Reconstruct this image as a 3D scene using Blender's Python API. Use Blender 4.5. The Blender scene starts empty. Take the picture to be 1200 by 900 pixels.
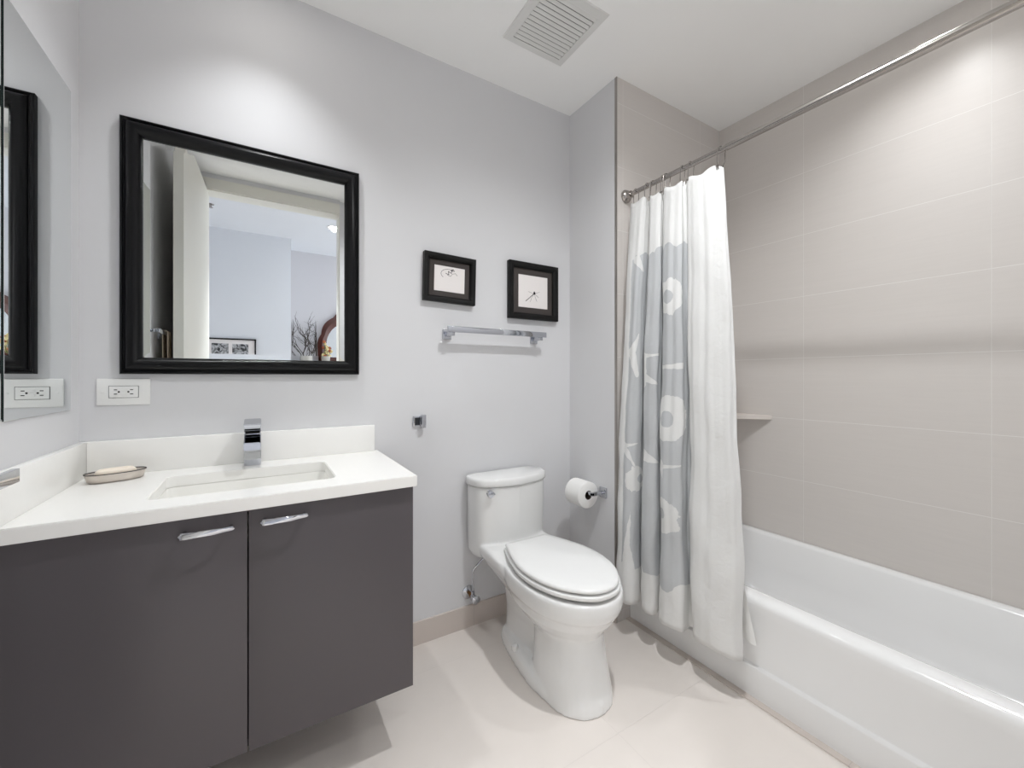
import bpy, bmesh, math, random
from mathutils import Vector, Matrix
random.seed(7)
PI = math.pi
S = bpy.context.scene
COL = S.collection

# ------------------------------------------------------------------ camera, world, exposure
cam_d = bpy.data.cameras.new('camera')
cam = bpy.data.objects.new('camera', cam_d)
COL.objects.link(cam)
cam.location = (0, 0, 1.153)
cam.rotation_euler = (PI/2, 0, -math.radians(31.5))
cam_d.sensor_width = 36.0
cam_d.lens = 478.0/1200.0*36.0
cam_d.shift_y = -9.0/1200.0
cam_d.clip_start = 0.02
S.camera = cam

W = bpy.data.worlds.new('world'); S.world = W; W.use_nodes = True
W.node_tree.nodes['Background'].inputs[0].default_value = (0.90, 0.95, 1.0, 1)
W.node_tree.nodes['Background'].inputs[1].default_value = 1.6

S.view_settings.view_transform = 'Standard'
S.view_settings.look = 'None'
S.view_settings.gamma = 1.0
S.view_settings.use_curve_mapping = False
S.view_settings.exposure = 1.38
S.cycles.diffuse_bounces = 8
S.cycles.max_bounces = 14

LAMP_W = dict(vanity=11.5, room=34.0, tub=11.0, hall=4.0, entry_fill=110.0)
LAMP_POS = dict(vanity=(0.0, 1.42), room=(0.93, 0.62), tub=(1.86, 0.45))
CEIL = 2.555

# ------------------------------------------------------------------ materials
def s2l(c):
    return tuple((x/255/12.92) if x/255 <= 0.04045 else ((x/255+0.055)/1.055)**2.4 for x in c)

def mat(name, rgb, rough=0.5, metal=0.0, var=0.03, scale=8.0, bump=0.0, bscale=200.0, coat=0.0, spec=0.5, stretch=None):
    m = bpy.data.materials.new(name); m.use_nodes = True
    nt = m.node_tree; p = nt.nodes['Principled BSDF']
    c = s2l(rgb)
    tc = nt.nodes.new('ShaderNodeTexCoord')
    vec = tc.outputs['Object']
    if stretch:
        mp = nt.nodes.new('ShaderNodeMapping'); mp.inputs['Scale'].default_value = stretch
        nt.links.new(vec, mp.inputs['Vector']); vec = mp.outputs['Vector']
    n = nt.nodes.new('ShaderNodeTexNoise'); n.inputs['Scale'].default_value = scale; n.inputs['Detail'].default_value = 4
    nt.links.new(vec, n.inputs['Vector'])
    mx = nt.nodes.new('ShaderNodeMix'); mx.data_type = 'RGBA'
    mx.inputs['A'].default_value = tuple(min(1, x*(1-var)) for x in c)+(1,)
    mx.inputs['B'].default_value = tuple(min(1, x*(1+var)) for x in c)+(1,)
    nt.links.new(n.outputs['Fac'], mx.inputs['Factor'])
    nt.links.new(mx.outputs['Result'], p.inputs['Base Color'])
    p.inputs['Roughness'].default_value = rough
    p.inputs['Metallic'].default_value = metal
    p.inputs['Specular IOR Level'].default_value = spec
    p.inputs['Coat Weight'].default_value = coat
    p.inputs['Coat Roughness'].default_value = 0.05
    if bump:
        n2 = nt.nodes.new('ShaderNodeTexNoise'); n2.inputs['Scale'].default_value = bscale
        nt.links.new(vec, n2.inputs['Vector'])
        b = nt.nodes.new('ShaderNodeBump'); b.inputs['Strength'].default_value = bump; b.inputs['Distance'].default_value = 0.002
        nt.links.new(n2.outputs['Fac'], b.inputs['Height']); nt.links.new(b.outputs['Normal'], p.inputs['Normal'])
    return m

def M(nt, op, a, b=None, c=None):
    n = nt.nodes.new('ShaderNodeMath'); n.operation = op
    for i, v in enumerate((a, b, c)):
        if v is None: continue
        if isinstance(v, (int, float)): n.inputs[i].default_value = v
        else: nt.links.new(v, n.inputs[i])
    return n.outputs[0]

def tile_mat(name, rgb, grout, axes, rough=0.35, var=0.03, stretch=(3, 3, 60)):
    """axes: list of (axis, offset, period, half width of joint)"""
    m = bpy.data.materials.new(name); m.use_nodes = True
    nt = m.node_tree; p = nt.nodes['Principled BSDF']
    geo = nt.nodes.new('ShaderNodeNewGeometry'); sep = nt.nodes.new('ShaderNodeSeparateXYZ')
    nt.links.new(geo.outputs['Position'], sep.inputs[0])
    mask = None
    for ax, off, per, hw in axes:
        v = M(nt, 'SUBTRACT', sep.outputs['XYZ'.index(ax)], off - per/2)
        v = M(nt, 'FRACT', M(nt, 'DIVIDE', v, per))
        v = M(nt, 'ABSOLUTE', M(nt, 'SUBTRACT', v, 0.5))
        v = M(nt, 'LESS_THAN', v, hw/per)
        mask = v if mask is None else M(nt, 'MAXIMUM', mask, v)
    mp = nt.nodes.new('ShaderNodeMapping'); mp.inputs['Scale'].default_value = stretch
    nt.links.new(geo.outputs['Position'], mp.inputs['Vector'])
    n = nt.nodes.new('ShaderNodeTexNoise'); n.inputs['Scale'].default_value = 2.0; n.inputs['Detail'].default_value = 6
    nt.links.new(mp.outputs[0], n.inputs['Vector'])
    c = s2l(rgb)
    mx = nt.nodes.new('ShaderNodeMix'); mx.data_type = 'RGBA'
    mx.inputs['A'].default_value = tuple(x*(1-var) for x in c)+(1,)
    mx.inputs['B'].default_value = tuple(min(1, x*(1+var)) for x in c)+(1,)
    nt.links.new(n.outputs['Fac'], mx.inputs['Factor'])
    m2 = nt.nodes.new('ShaderNodeMix'); m2.data_type = 'RGBA'
    nt.links.new(mask, m2.inputs['Factor']); nt.links.new(mx.outputs['Result'], m2.inputs['A'])
    m2.inputs['B'].default_value = s2l(grout)+(1,)
    nt.links.new(m2.outputs['Result'], p.inputs['Base Color'])
    p.inputs['Roughness'].default_value = rough
    b = nt.nodes.new('ShaderNodeBump'); b.inputs['Strength'].default_value = 0.5; b.inputs['Distance'].default_value = 0.002
    b.invert = True
    nt.links.new(mask, b.inputs['Height']); nt.links.new(b.outputs['Normal'], p.inputs['Normal'])
    return m

def emit_mat(name, rgb, strength):
    m = bpy.data.materials.new(name); m.use_nodes = True
    p = m.node_tree.nodes['Principled BSDF']
    p.inputs['Base Color'].default_value = (0.8, 0.8, 0.8, 1)
    p.inputs['Emission Color'].default_value = rgb+(1,)
    p.inputs['Emission Strength'].default_value = strength
    return m

PAINT = mat('grey_wall_paint', (217, 217, 219), 0.6, var=0.01, bump=0.05, bscale=300)
CEILP = mat('ceiling_paint', (247, 247, 246), 0.8, var=0.008)
HALLP = mat('hall_wall_paint', (222, 224, 228), 0.7, var=0.01)
HALLG = mat('hall_grey_paint', (206, 204, 207), 0.7, var=0.01)
DOORP = mat('door_paint', (226, 224, 216), 0.45, var=0.01)
TILE_R = tile_mat('wall_tile_side', (212, 207, 203), (228, 225, 222), [('Z', 0.348, 0.298, 0.0012), ('Y', 0.349, 0.5965, 0.0009)])
TILE_A = tile_mat('wall_tile_end', (212, 207, 203), (228, 225, 222), [('Z', 0.348, 0.298, 0.0012), ('X', 1.455, 0.5965, 0.0009)])
TILE_F = tile_mat('floor_tile', (220, 213, 207), (215, 208, 202), [('Y', 1.537, 0.593, 0.0012), ('X', 0.98, 1.19, 0.0012)], rough=0.45, var=0.025, stretch=(6, 6, 6))
TILE_B = tile_mat('base_tile', (205, 195, 188), (190, 182, 176), [('X', 0.836, 0.593, 0.0012), ('Y', 1.10, 0.593, 0.0012)], rough=0.45, var=0.02, stretch=(6, 6, 6))
CER = mat('white_ceramic', (230, 230, 229), 0.09, var=0.004, coat=0.4)
TUBM = mat('white_tub_enamel', (234, 234, 234), 0.13, var=0.004, coat=0.3)
SEATM = mat('white_seat_plastic', (231, 231, 230), 0.22, var=0.004)
QUARTZ = mat('white_quartz', (244, 243, 240), 0.18, var=0.008, scale=60)
SINKM = mat('sink_ceramic', (240, 239, 235), 0.12, var=0.004)
CAB = mat('grey_cabinet_lacquer', (80, 75, 78), 0.42, var=0.02, scale=4)
CABIN = mat('cabinet_carcass', (60, 56, 58), 0.6, var=0.02)
CHROME = mat('chrome', (196, 198, 204), 0.05, 1.0, var=0.005)
NICKEL = mat('brushed_nickel', (172, 167, 163), 0.22, 1.0, var=0.02, scale=30)
STEEL = mat('worn_steel', (206, 198, 190), 0.34, 1.0, var=0.08, scale=40)
BLACKW = mat('black_frame_lacquer', (9, 9, 11), 0.3, var=0.0, spec=0.25)
BLACKM = mat('black_wood_frame', (13, 12, 12), 0.45, var=0.02, spec=0.25)
MATB = mat('dark_mat_board', (66, 60, 58), 0.85, var=0.05)
PAPER = mat('white_paper', (236, 231, 229), 0.85, var=0.01)
INK = mat('ink', (40, 38, 40), 0.8, var=0.1)
MIRROR = mat('mirror_silver', (240, 243, 243), 0.0, 1.0, var=0.0)
GLASSE = mat('mirror_edge_glass', (46, 58, 56), 0.2, var=0.05)
PLASW = mat('white_plastic', (238, 238, 236), 0.35, var=0.004)
SLOT = mat('dark_slot', (24, 24, 24), 0.7, var=0.05)
SOAP = mat('cream_soap', (240, 228, 212), 0.55, var=0.02)
DARKR = mat('dark_rim', (32, 28, 26), 0.45, var=0.05)
VENTM = mat('vent_white', (222, 222, 220), 0.5, var=0.01)
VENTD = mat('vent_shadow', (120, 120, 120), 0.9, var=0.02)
PAPERR = mat('tissue_paper', (243, 242, 240), 0.95, var=0.01, bump=0.2, bscale=400)
CARD = mat('cardboard_core', (70, 58, 50), 0.9, var=0.05)
BRASS = mat('aged_brass', (150, 110, 70), 0.3, 1.0, var=0.05)
WOODR = mat('red_brown_carved_wood', (82, 38, 28), 0.35, var=0.35, scale=18)
WOODD = mat('dark_wood', (70, 45, 34), 0.4, var=0.2, scale=12)
TWIG = mat('dark_twig', (62, 54, 48), 0.8, var=0.2, scale=40)
CLAYW = mat('pale_vase', (190, 186, 178), 0.4, var=0.03)
FLOW1 = mat('pale_petal', (222, 205, 150), 0.7, var=0.1, scale=50)
FLOW2 = mat('rust_petal', (168, 92, 52), 0.7, var=0.1, scale=50)
LEAFM = mat('leaf_green', (98, 104, 60), 0.6, var=0.15, scale=50)
TOWEL = mat('beige_towel', (178, 162, 144), 0.95, var=0.05, bump=0.4, bscale=300)
TRIMM = mat('metal_tile_edge', (165, 160, 155), 0.35, 0.8, var=0.03)
LENS = emit_mat('downlight_lens', (1.0, 0.97, 0.92), 8.0)
LENSH = emit_mat('hall_downlight_lens', (1.0, 0.97, 0.92), 14.0)

def photo_mat():
    m = bpy.data.materials.new('black_and_white_photo'); m.use_nodes = True
    nt = m.node_tree; p = nt.nodes['Principled BSDF']
    tc = nt.nodes.new('ShaderNodeTexCoord'); n = nt.nodes.new('ShaderNodeTexNoise')
    n.inputs['Scale'].default_value = 22; n.inputs['Detail'].default_value = 5; n.inputs['Distortion'].default_value = 1.5
    nt.links.new(tc.outputs['Object'], n.inputs['Vector'])
    r = nt.nodes.new('ShaderNodeValToRGB')
    r.color_ramp.elements[0].position = 0.38; r.color_ramp.elements[0].color = (0.02, 0.02, 0.022, 1)
    r.color_ramp.elements[1].position = 0.62; r.color_ramp.elements[1].color = (0.55, 0.55, 0.56, 1)
    nt.links.new(n.outputs['Fac'], r.inputs[0]); nt.links.new(r.outputs[0], p.inputs['Base Color'])
    p.inputs['Roughness'].default_value = 0.3
    return m
PHOTO = photo_mat()

# ------------------------------------------------------------------ mesh helpers (all in world coordinates)
def BM(): return bmesh.new()

def box(bm, lo, hi, bev=0.0, seg=2, rot=None, pivot=None):
    b = bmesh.new()
    bmesh.ops.create_cube(b, size=1.0)
    c = [(lo[i]+hi[i])/2 for i in range(3)]; d = [hi[i]-lo[i] for i in range(3)]
    for v in b.verts: v.co = Vector([c[i]+v.co[i]*d[i] for i in range(3)])
    if bev: bmesh.ops.bevel(b, geom=list(b.edges), offset=bev, segments=seg, profile=0.5, affect='EDGES')
    if rot: bmesh.ops.rotate(b, verts=list(b.verts), cent=Vector(pivot), matrix=rot)
    merge(bm, b)

def merge(bm, b):
    me = bpy.data.meshes.new('tmp'); b.to_mesh(me); b.free(); bm.from_mesh(me); bpy.data.meshes.remove(me)

def loft(bm, loops, cap0=True, cap1=True, closed=False):
    L = [[bm.verts.new(p) for p in lp] for lp in loops]
    n = len(L[0]); k = len(L)
    for i in range(k if closed else k-1):
        a, b = L[i], L[(i+1) % k]
        for j in range(n):
            bm.faces.new((a[j], a[(j+1) % n], b[(j+1) % n], b[j]))
    if not closed:
        if cap0: bm.faces.new(list(reversed(L[0])))
        if cap1: bm.faces.new(L[-1])

def tube(bm, pts, r, n=12, caps=True):
    pts = [Vector(p) for p in pts]
    rs = r if isinstance(r, (list, tuple)) else [r]*len(pts)
    up = None; loops = []
    for i, p in enumerate(pts):
        t = (pts[min(i+1, len(pts)-1)]-pts[max(i-1, 0)]).normalized()
        if up is None:
            up = Vector((0, 0, 1)) if abs(t.z) < 0.9 else Vector((1, 0, 0))
        a = (up - t*up.dot(t)).normalized(); b = t.cross(a); up = a
        loops.append([p+(a*math.cos(2*PI*j/n)+b*math.sin(2*PI*j/n))*rs[i] for j in range(n)])
    loft(bm, loops, caps, caps)

def lathe(bm, base, axis, prof, n=32):
    """prof: (radius, distance along axis); radius>0"""
    base = Vector(base); t = Vector(axis).normalized()
    up = Vector((0, 0, 1)) if abs(t.z) < 0.9 else Vector((1, 0, 0))
    a = (up - t*up.dot(t)).normalized(); b = t.cross(a)
    loft(bm, [[base+t*h+(a*math.cos(2*PI*j/n)+b*math.sin(2*PI*j/n))*max(r, 1e-5) for j in range(n)] for r, h in prof])

def ring(bm, c, axis, R, r, n=28, m=10):
    c = Vector(c); t = Vector(axis).normalized()
    up = Vector((0, 0, 1)) if abs(t.z) < 0.9 else Vector((1, 0, 0))
    a = (up - t*up.dot(t)).normalized(); b = t.cross(a)
    loops = []
    for i in range(n):
        d = a*math.cos(2*PI*i/n)+b*math.sin(2*PI*i/n)
        loops.append([c+d*(R+r*math.cos(2*PI*j/m))+t*(r*math.sin(2*PI*j/m)) for j in range(m)])
    loft(bm, loops, closed=True)

def obj(name, bm, material, parent=None, smooth=True, angle=35, mods=()):
    bmesh.ops.recalc_face_normals(bm, faces=list(bm.faces))
    off = Vector((0, 0, 0)); q = parent
    while q is not None: off += q.location; q = q.parent
    org = Vector((0, 0, 0))
    if parent is None:
        xs = [v.co for v in bm.verts]
        org = Vector(((min(v.x for v in xs)+max(v.x for v in xs))/2, (min(v.y for v in xs)+max(v.y for v in xs))/2, min(v.z for v in xs)))
    for v in bm.verts: v.co -= off+org
    me = bpy.data.meshes.new(name); bm.to_mesh(me); bm.free()
    for mm in (material if isinstance(material, (list, tuple)) else [material]): me.materials.append(mm)
    if smooth:
        for p in me.polygons: p.use_smooth = True
        me.set_sharp_from_angle(angle=math.radians(angle))
    o = bpy.data.objects.new(name, me); COL.objects.link(o)
    if parent is not None: o.parent = parent
    else: o.location = org
    return o

def thing(name, label, cat, loc, group=None):
    o = bpy.data.objects.new(name, None); COL.objects.link(o)
    o.location = loc; o.empty_display_size = 0.05
    o['label'] = label; o['category'] = cat
    if group: o['group'] = group
    return o

def tag(o, label, cat, group=None, kind=None):
    o['label'] = label; o['category'] = cat
    if group: o['group'] = group
    if kind: o['kind'] = kind
    return o

def struct(name, bm, m, parent=None, label=None, smooth=False):
    o = obj(name, bm, m, parent, smooth=smooth)
    if parent is None:
        o['kind'] = 'structure'; o['category'] = name.split('_')[0]
        if label: o['label'] = label
    return o

def sbox(name, lo, hi, m, label=None, bev=0.0):
    b = BM(); box(b, lo, hi, bev); return struct(name, b, m, None, label)

def catmull(pts, n):
    pts = [Vector(p) for p in pts]; out = []
    P = [pts[0]*2-pts[1]]+pts+[pts[-1]*2-pts[-2]]
    for i in range(1, len(P)-2):
        for k in range(n):
            t = k/n
            a, b, c, d = P[i-1], P[i], P[i+1], P[i+2]
            out.append(0.5*((2*b)+(c-a)*t+(2*a-5*b+4*c-d)*t*t+(3*b-a-3*c+d)*t**3))
    out.append(pts[-1]); return out

def rrect(x0, x1, y0, y1, r, n=6):
    out = []
    for cx, cy, a0 in ((x1-r, y1-r, 0), (x0+r, y1-r, 90), (x0+r, y0+r, 180), (x1-r, y0+r, 270)):
        for k in range(n+1):
            a = math.radians(a0+90*k/n); out.append((cx+r*math.cos(a), cy+r*math.sin(a)))
    return out

# ------------------------------------------------------------------ the setting
YB, XL, XR, YT, XS = 1.712, -0.465, 2.232, 1.37, 1.414   # back wall, left wall, tiled side wall, tiled end wall, return
YF = -0.08
sbox('floor', (-1.6, -2.5, -0.06), (3.2, 1.85, 0.0), TILE_F, 'beige porcelain tile floor')
sbox('ceiling', (-0.6, -0.2, CEIL), (2.36, 1.85, CEIL+0.06), CEILP, 'flat white bathroom ceiling')
sbox('wall_back', (-0.6, YB, 0), (XS+0.02, YB+0.12, CEIL), PAINT, 'light grey painted wall behind vanity and toilet')
sbox('wall_left', (-0.6, YF-0.12, 0), (XL, YB, CEIL), PAINT, 'light grey painted wall left of the vanity')
sbox('wall_return', (XS, YT+0.013, 0), (XR+0.12, YB+0.12, CEIL), PAINT, 'short grey wall beside the toilet')
sbox('wall_end', (XS+0.003, YT, 0), (XR, YT+0.013, CEIL), TILE_A, 'beige tiled end wall of the tub alcove')
sbox('wall_right', (XR, YF-0.12, 0), (XR+0.12, YT+0.013, CEIL), TILE_R, 'beige large format tiled wall along the tub')
sbox('trim_1', (XS-0.0006, YT-0.0005, 0), (XS+0.003, YT+0.013, CEIL), TRIMM, 'thin metal edge where the tile starts')
b = BM()
box(b, (XL, YF-0.12, 0), (-0.345, YF, CEIL)); box(b, (0.545, YF-0.12, 0), (XR, YF, CEIL)); box(b, (-0.345, YF-0.12, 2.46), (0.545, YF, CEIL))
struct('wall_front', b, PAINT, None, 'wall with the doorway opposite the vanity')
b = BM()
box(b, (-0.345, YF-0.125, 0), (-0.322, YF+0.004, 2.438)); box(b, (0.522, YF-0.125, 0), (0.545, YF+0.004, 2.438)); box(b, (-0.345, YF-0.125, 2.438), (0.545, YF+0.004, 2.46))
box(b, (-0.40, YF, 0), (-0.328, YF+0.015, 2.50), 0.003); box(b, (0.528, YF, 0), (0.60, YF+0.015, 2.50), 0.003); box(b, (-0.40, YF, 2.444), (0.60, YF+0.015, 2.52), 0.003)
struct('trim_2', b, DOORP, None, 'cream door casing')
sbox('baseboard_back', (0.0, YB-0.010, 0), (XS, YB, 0.098), TILE_B, 'beige tile baseboard under the back wall')
sbox('baseboard_return', (XS-0.010, YT, 0), (XS, YB-0.010, 0.098), TILE_B, 'beige tile baseboard beside the toilet')
sbox('trim_3', (1.475, YF, 0.0), (1.502, YT, 0.004), TILE_B, 'narrow tile strip along the tub apron')

# door leaf, swung open along the left wall
hx, hy = -0.319, YF+0.002
ang = math.radians(90+1.5)
R = Matrix.Rotation(math.radians(1.5), 3, 'Z')
b = BM(); box(b, (hx-0.044, hy, 0.012), (hx, hy+0.83, 2.43), 0.002, 1, R, (hx, hy, 0))
door = struct('door_1', b, DOORP, None, 'tall cream door standing open along the left wall')
b = BM()
lathe(b, (hx-0.018, hy+0.77, 1.0), (1, 0, 0), [(0.026, 0), (0.026, 0.008), (0.01, 0.009), (0.01, 0.045), (0.0001, 0.046)], 20)
box(b, (hx+0.016, hy+0.65, 0.99), (hx+0.03, hy+0.775, 1.01), 0.004)
obj('door_handle', b, NICKEL, door)

# hall beyond the doorway
YH, YH2, XC, HC = -1.81, -2.28, 0.277, 2.70
sbox('wall_hall', (-1.6, YH-0.1, 0), (XC-0.1, YH, HC), HALLP, 'pale hall wall seen in the mirror')
sbox('wall_hall_corner', (XC-0.1, YH2-0.1, 0), (XC, YH, HC), HALLP, 'corner of the pale hall wall')
sbox('wall_hall_rear', (XC, YH2-0.1, 0), (3.2, YH2, HC), HALLG, 'grey recessed hall wall seen in the mirror')
sbox('wall_hall_left', (-1.7, YH-0.1, 0), (-1.6, YF-0.12, HC), HALLP, 'closed left end of the hall')
b = BM(); box(b, (-1.7, YF-0.2, CEIL), (3.2, YF-0.12, HC)); box(b, (-1.7, YF-0.2, 0), (-0.6, YF-0.12, CEIL)); box(b, (XR+0.12, YF-0.2, 0), (3.2, YF-0.12, CEIL))
struct('wall_hall_front', b, HALLP, None, 'hall side of the bathroom wall')
sbox('ceiling_hall', (-1.7, YH2-0.1, HC), (3.2, YF-0.12, HC+0.06), HALLP, 'white hall ceiling')

# ------------------------------------------------------------------ lamps
def downlight(pos, z, key, label, lens, watt, size=150, blend=1.0, soft=0.035):
    x, y = pos
    t = thing('downlight', label, 'ceiling light', (x, y, z), 'recessed downlights')
    b = BM(); lathe(b, (x, y, z), (0, 0, -1), [(0.052, -0.0), (0.052, 0.004), (0.062, 0.006), (0.072, 0.003), (0.073, 0.0)], 40)
    obj('trim_ring', b, VENTM, t)
    b = BM(); lathe(b, (x, y, z-0.001), (0, 0, -1), [(0.050, 0), (0.050, 0.002), (0.0001, 0.0021)], 32)
    obj('lens', b, lens, t)
    l = bpy.data.lights.new('downlight_lamp', 'SPOT'); l.energy = watt; l.spot_size = math.radians(size); l.spot_blend = blend
    l.shadow_soft_size = soft; l.color = (0.965, 0.985, 1.0)
    o = bpy.data.objects.new('downlight_lamp', l); COL.objects.link(o); o.parent = t; o.location = (0, 0, -0.012)
    return t
downlight(LAMP_POS['vanity'], CEIL, 'vanity', 'round recessed downlight in the ceiling above the vanity', LENS, LAMP_W['vanity'], 100)
downlight(LAMP_POS['room'], CEIL, 'room', 'round recessed downlight in the middle of the bathroom ceiling', LENS, LAMP_W['room'], 150, 1.0, 0.04)
downlight(LAMP_POS['tub'], CEIL, 'tub', 'round recessed downlight in the ceiling above the tub', LENS, LAMP_W['tub'], 138)
downlight((0.641, -1.18), HC, 'hall', 'round recessed downlight in the hall ceiling, reflected in the framed mirror', LENSH, LAMP_W['hall'])
downlight((0.10, -0.62), HC, 'entry_fill', 'added fill downlight, out of view in the hall ceiling just outside the bathroom door', LENSH, LAMP_W['entry_fill'], 84)  # added lamp: bounces off the hall floor to brighten the bathroom ceiling

# ------------------------------------------------------------------ vanity
cx0, cx1, cyf = XL+0.002, 0.394, 1.222
van = thing('vanity_cabinet', 'wall-hung dark grey two-door vanity cabinet under a white countertop', 'cabinet', ((cx0+cx1)/2, 1.46, 0.208))
b = BM()
box(b, (cx0, cyf+0.020, 0.208), (cx1-0.001, YB-0.002, 0.226)); box(b, (cx0, cyf+0.020, 0.208), (cx0+0.018, YB-0.002, 0.820)); box(b, (cx1-0.018, cyf+0.020, 0.208), (cx1, YB-0.002, 0.820), 0.0008, 1)
box(b, (cx0, YB-0.014, 0.208), (cx1-0.001, YB-0.002, 0.818)); box(b, (cx0, cyf+0.020, 0.800), (cx1-0.001, cyf+0.05, 0.820))
obj('carcass', b, CAB, van)
def pull(bm, x0, x1, z):
    n = 26; loops = []
    for i in range(n+1):
        t = i/n; x = x0+(x1-x0)*t
        e = 1-abs(2*t-1)
        h = 0.0082*(1-(1-min(1, e/0.14))**2)**0.5*(1-0.18*math.sin(PI*t)) + 0.0004
        d = 0.0032*(1-(1-min(1, e/0.10))**2)**0.5 + 0.0003
        y = cyf-0.026-0.004*math.sin(PI*t)
        a0 = 0.55*math.sin(PI*(t-0.5))
        loops.append([(x, y+d*math.cos(a)*math.cos(a0)-h*math.sin(a)*math.sin(a0), z+d*math.cos(a)*math.sin(a0)+h*math.sin(a)*math.cos(a0)) for a in [2*PI*k/12 for k in range(12)]])
    loft(bm, loops)
    for x in (x0+0.010, x1-0.010):
        tube(bm, [(x, cyf+0.001, z), (x, cyf-0.026, z)], 0.0042, 10)
for (x0, x1, hx0, hx1, hz, lab) in ((cx0, -0.0315, -0.165, -0.055, 0.784, 'left'), (-0.0285, cx1, -0.004, 0.106, 0.787, 'right')):
    b = BM(); box(b, (x0, cyf, 0.208), (x1, cyf+0.018, 0.8185), 0.001, 2)
    d = obj('door', b, CAB, van)
    b = BM(); pull(b, hx0, hx1, hz)
    h = obj('handle', b, CHROME, d); h['label'] = 'chrome bow handle'

# countertop with an opening for the sink
CT, CB = 0.853, 0.820
sx0, sx1, sy0, sy1 = -0.240, 0.187, 1.302, 1.575
ctop = thing('countertop', 'white quartz countertop with backsplash and rectangular sink opening', 'countertop', (-0.03, 1.45, CB))
b = BM()
inner = rrect(sx0, sx1, sy0, sy1, 0.022, 6)
X0, X1, Y0, Y1 = XL+0.001, 0.4015, 1.204, YB-0.001
def proj_outer(p):
    # send each inner loop point to the slab's outline
    c = ((sx0+sx1)/2, (sy0+sy1)/2); 
    return p
nin = len(inner); per = 7
corners = [(X1, Y1), (X0, Y1), (X0, Y0), (X1, Y0)]
outer = []
for k in range(4):
    c = corners[k]
    for j in range(per):
        outer.append(c)
def face_grid(bm, z, flip):
    vi = [bm.verts.new((x, y, z)) for x, y in inner]
    vc = [bm.verts.new((x, y, z)) for x, y in corners]
    for k in range(4):
        for j in range(per-1):
            bm.faces.new((vi[k*per+j], vi[k*per+j+1], vc[k]))
        a, bb = vi[k*per+per-1], vi[((k+1) % 4)*per]
        bm.faces.new((a, bb, vc[(k+1) % 4], vc[k]))
    return vi, vc
ti, tcn = face_grid(b, CT, False); bi, bcn = face_grid(b, CB, True)
for j in range(nin): b.faces.new((ti[j], ti[(j+1) % nin], bi[(j+1) % nin], bi[j]))
for k in range(4): b.faces.new((tcn[k], tcn[(k+1) % 4], bcn[(k+1) % 4], bcn[k]))
bmesh.ops.recalc_face_normals(b, faces=list(b.faces))
be = [e for e in b.edges if len(e.link_faces) == 2 and abs(e.calc_face_angle(0)) > 1.2]
bmesh.ops.bevel(b, geom=be, offset=0.0022, segments=2, affect='EDGES')
obj('slab', b, QUARTZ, ctop)
b = BM(); box(b, (XL+0.021, YB-0.021, CT), (0.3875, YB-0.001, 0.957), 0.0015)
obj('backsplash', b, QUARTZ, ctop)
b = BM(); box(b, (XL+0.001, Y0, CT), (XL+0.021, YB-0.001, 0.957), 0.0015)
obj('side_splash', b, QUARTZ, ctop)

sink = thing('sink', 'white rectangular undermount sink set into the countertop', 'sink', ((sx0+sx1)/2, (sy0+sy1)/2, 0.69))
b = BM(); loops = []
for z, ins, r in ((CB-0.0002, -0.018, 0.03), (CB-0.0002, 0.000, 0.022), (CB-0.006, 0.001, 0.023), (0.76, 0.006, 0.03), (0.720, 0.016, 0.035), (0.706, 0.034, 0.04), (0.700, 0.075, 0.035), (0.697, 0.11, 0.02)):
    loops.append([(x, y, z) for x, y in rrect(sx0+ins, sx1-ins, sy0+ins, sy1-ins, r, 6)])
loft(b, loops, False, True)
sb = obj('basin', b, SINKM, sink, angle=60)
md = sb.modifiers.new('solid', 'SOLIDIFY'); md.thickness = 0.008; md.offset = -1
b = BM(); lathe(b, (-0.026, 1.45, 0.6975), (0, 0, 1), [(0.028, 0), (0.028, 0.003), (0.02, 0.004), (0.016, 0.002), (0.0001, 0.002)], 28)
obj('drain', b, CHROME, sink)

# faucet
fx, fy = -0.027, 1.650
fau = thing('faucet', 'square chrome single-handle faucet standing behind the sink', 'faucet', (fx, fy, CT))
b = BM(); box(b, (fx-0.0245, fy-0.025, CT), (fx+0.0245, fy+0.022, CT+0.108), 0.003)
obj('body', b, CHROME, fau)
b = BM()
pr = [(fy-0.02, CT+0.106), (fy-0.02, CT+0.078), (fy-0.125, CT+0.066), (fy-0.125, CT+0.090)]
loft(b, [[(x, y, z) for y, z in pr] for x in (fx-0.0225, fx+0.0225)])
bmesh.ops.bevel(b, geom=list(b.edges), offset=0.002, segments=2, affect='EDGES')
obj('spout', b, CHROME, fau)
b = BM()
pr = [(fy+0.022, CT+0.112), (fy-0.028, CT+0.112), (fy-0.058, CT+0.128), (fy-0.060, CT+0.142), (fy+0.022, CT+0.154)]
loft(b, [[(x, y, z) for y, z in pr] for x in (fx-0.0245, fx+0.0245)])
bmesh.ops.bevel(b, geom=list(b.edges), offset=0.002, segments=2, affect='EDGES')
obj('handle', b, CHROME, fau)
b = BM(); box(b, (fx-0.020, fy-0.018, CT+0.105), (fx+0.020, fy+0.018, CT+0.114))
obj('cartridge_collar', b, DARKR, fau)

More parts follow.
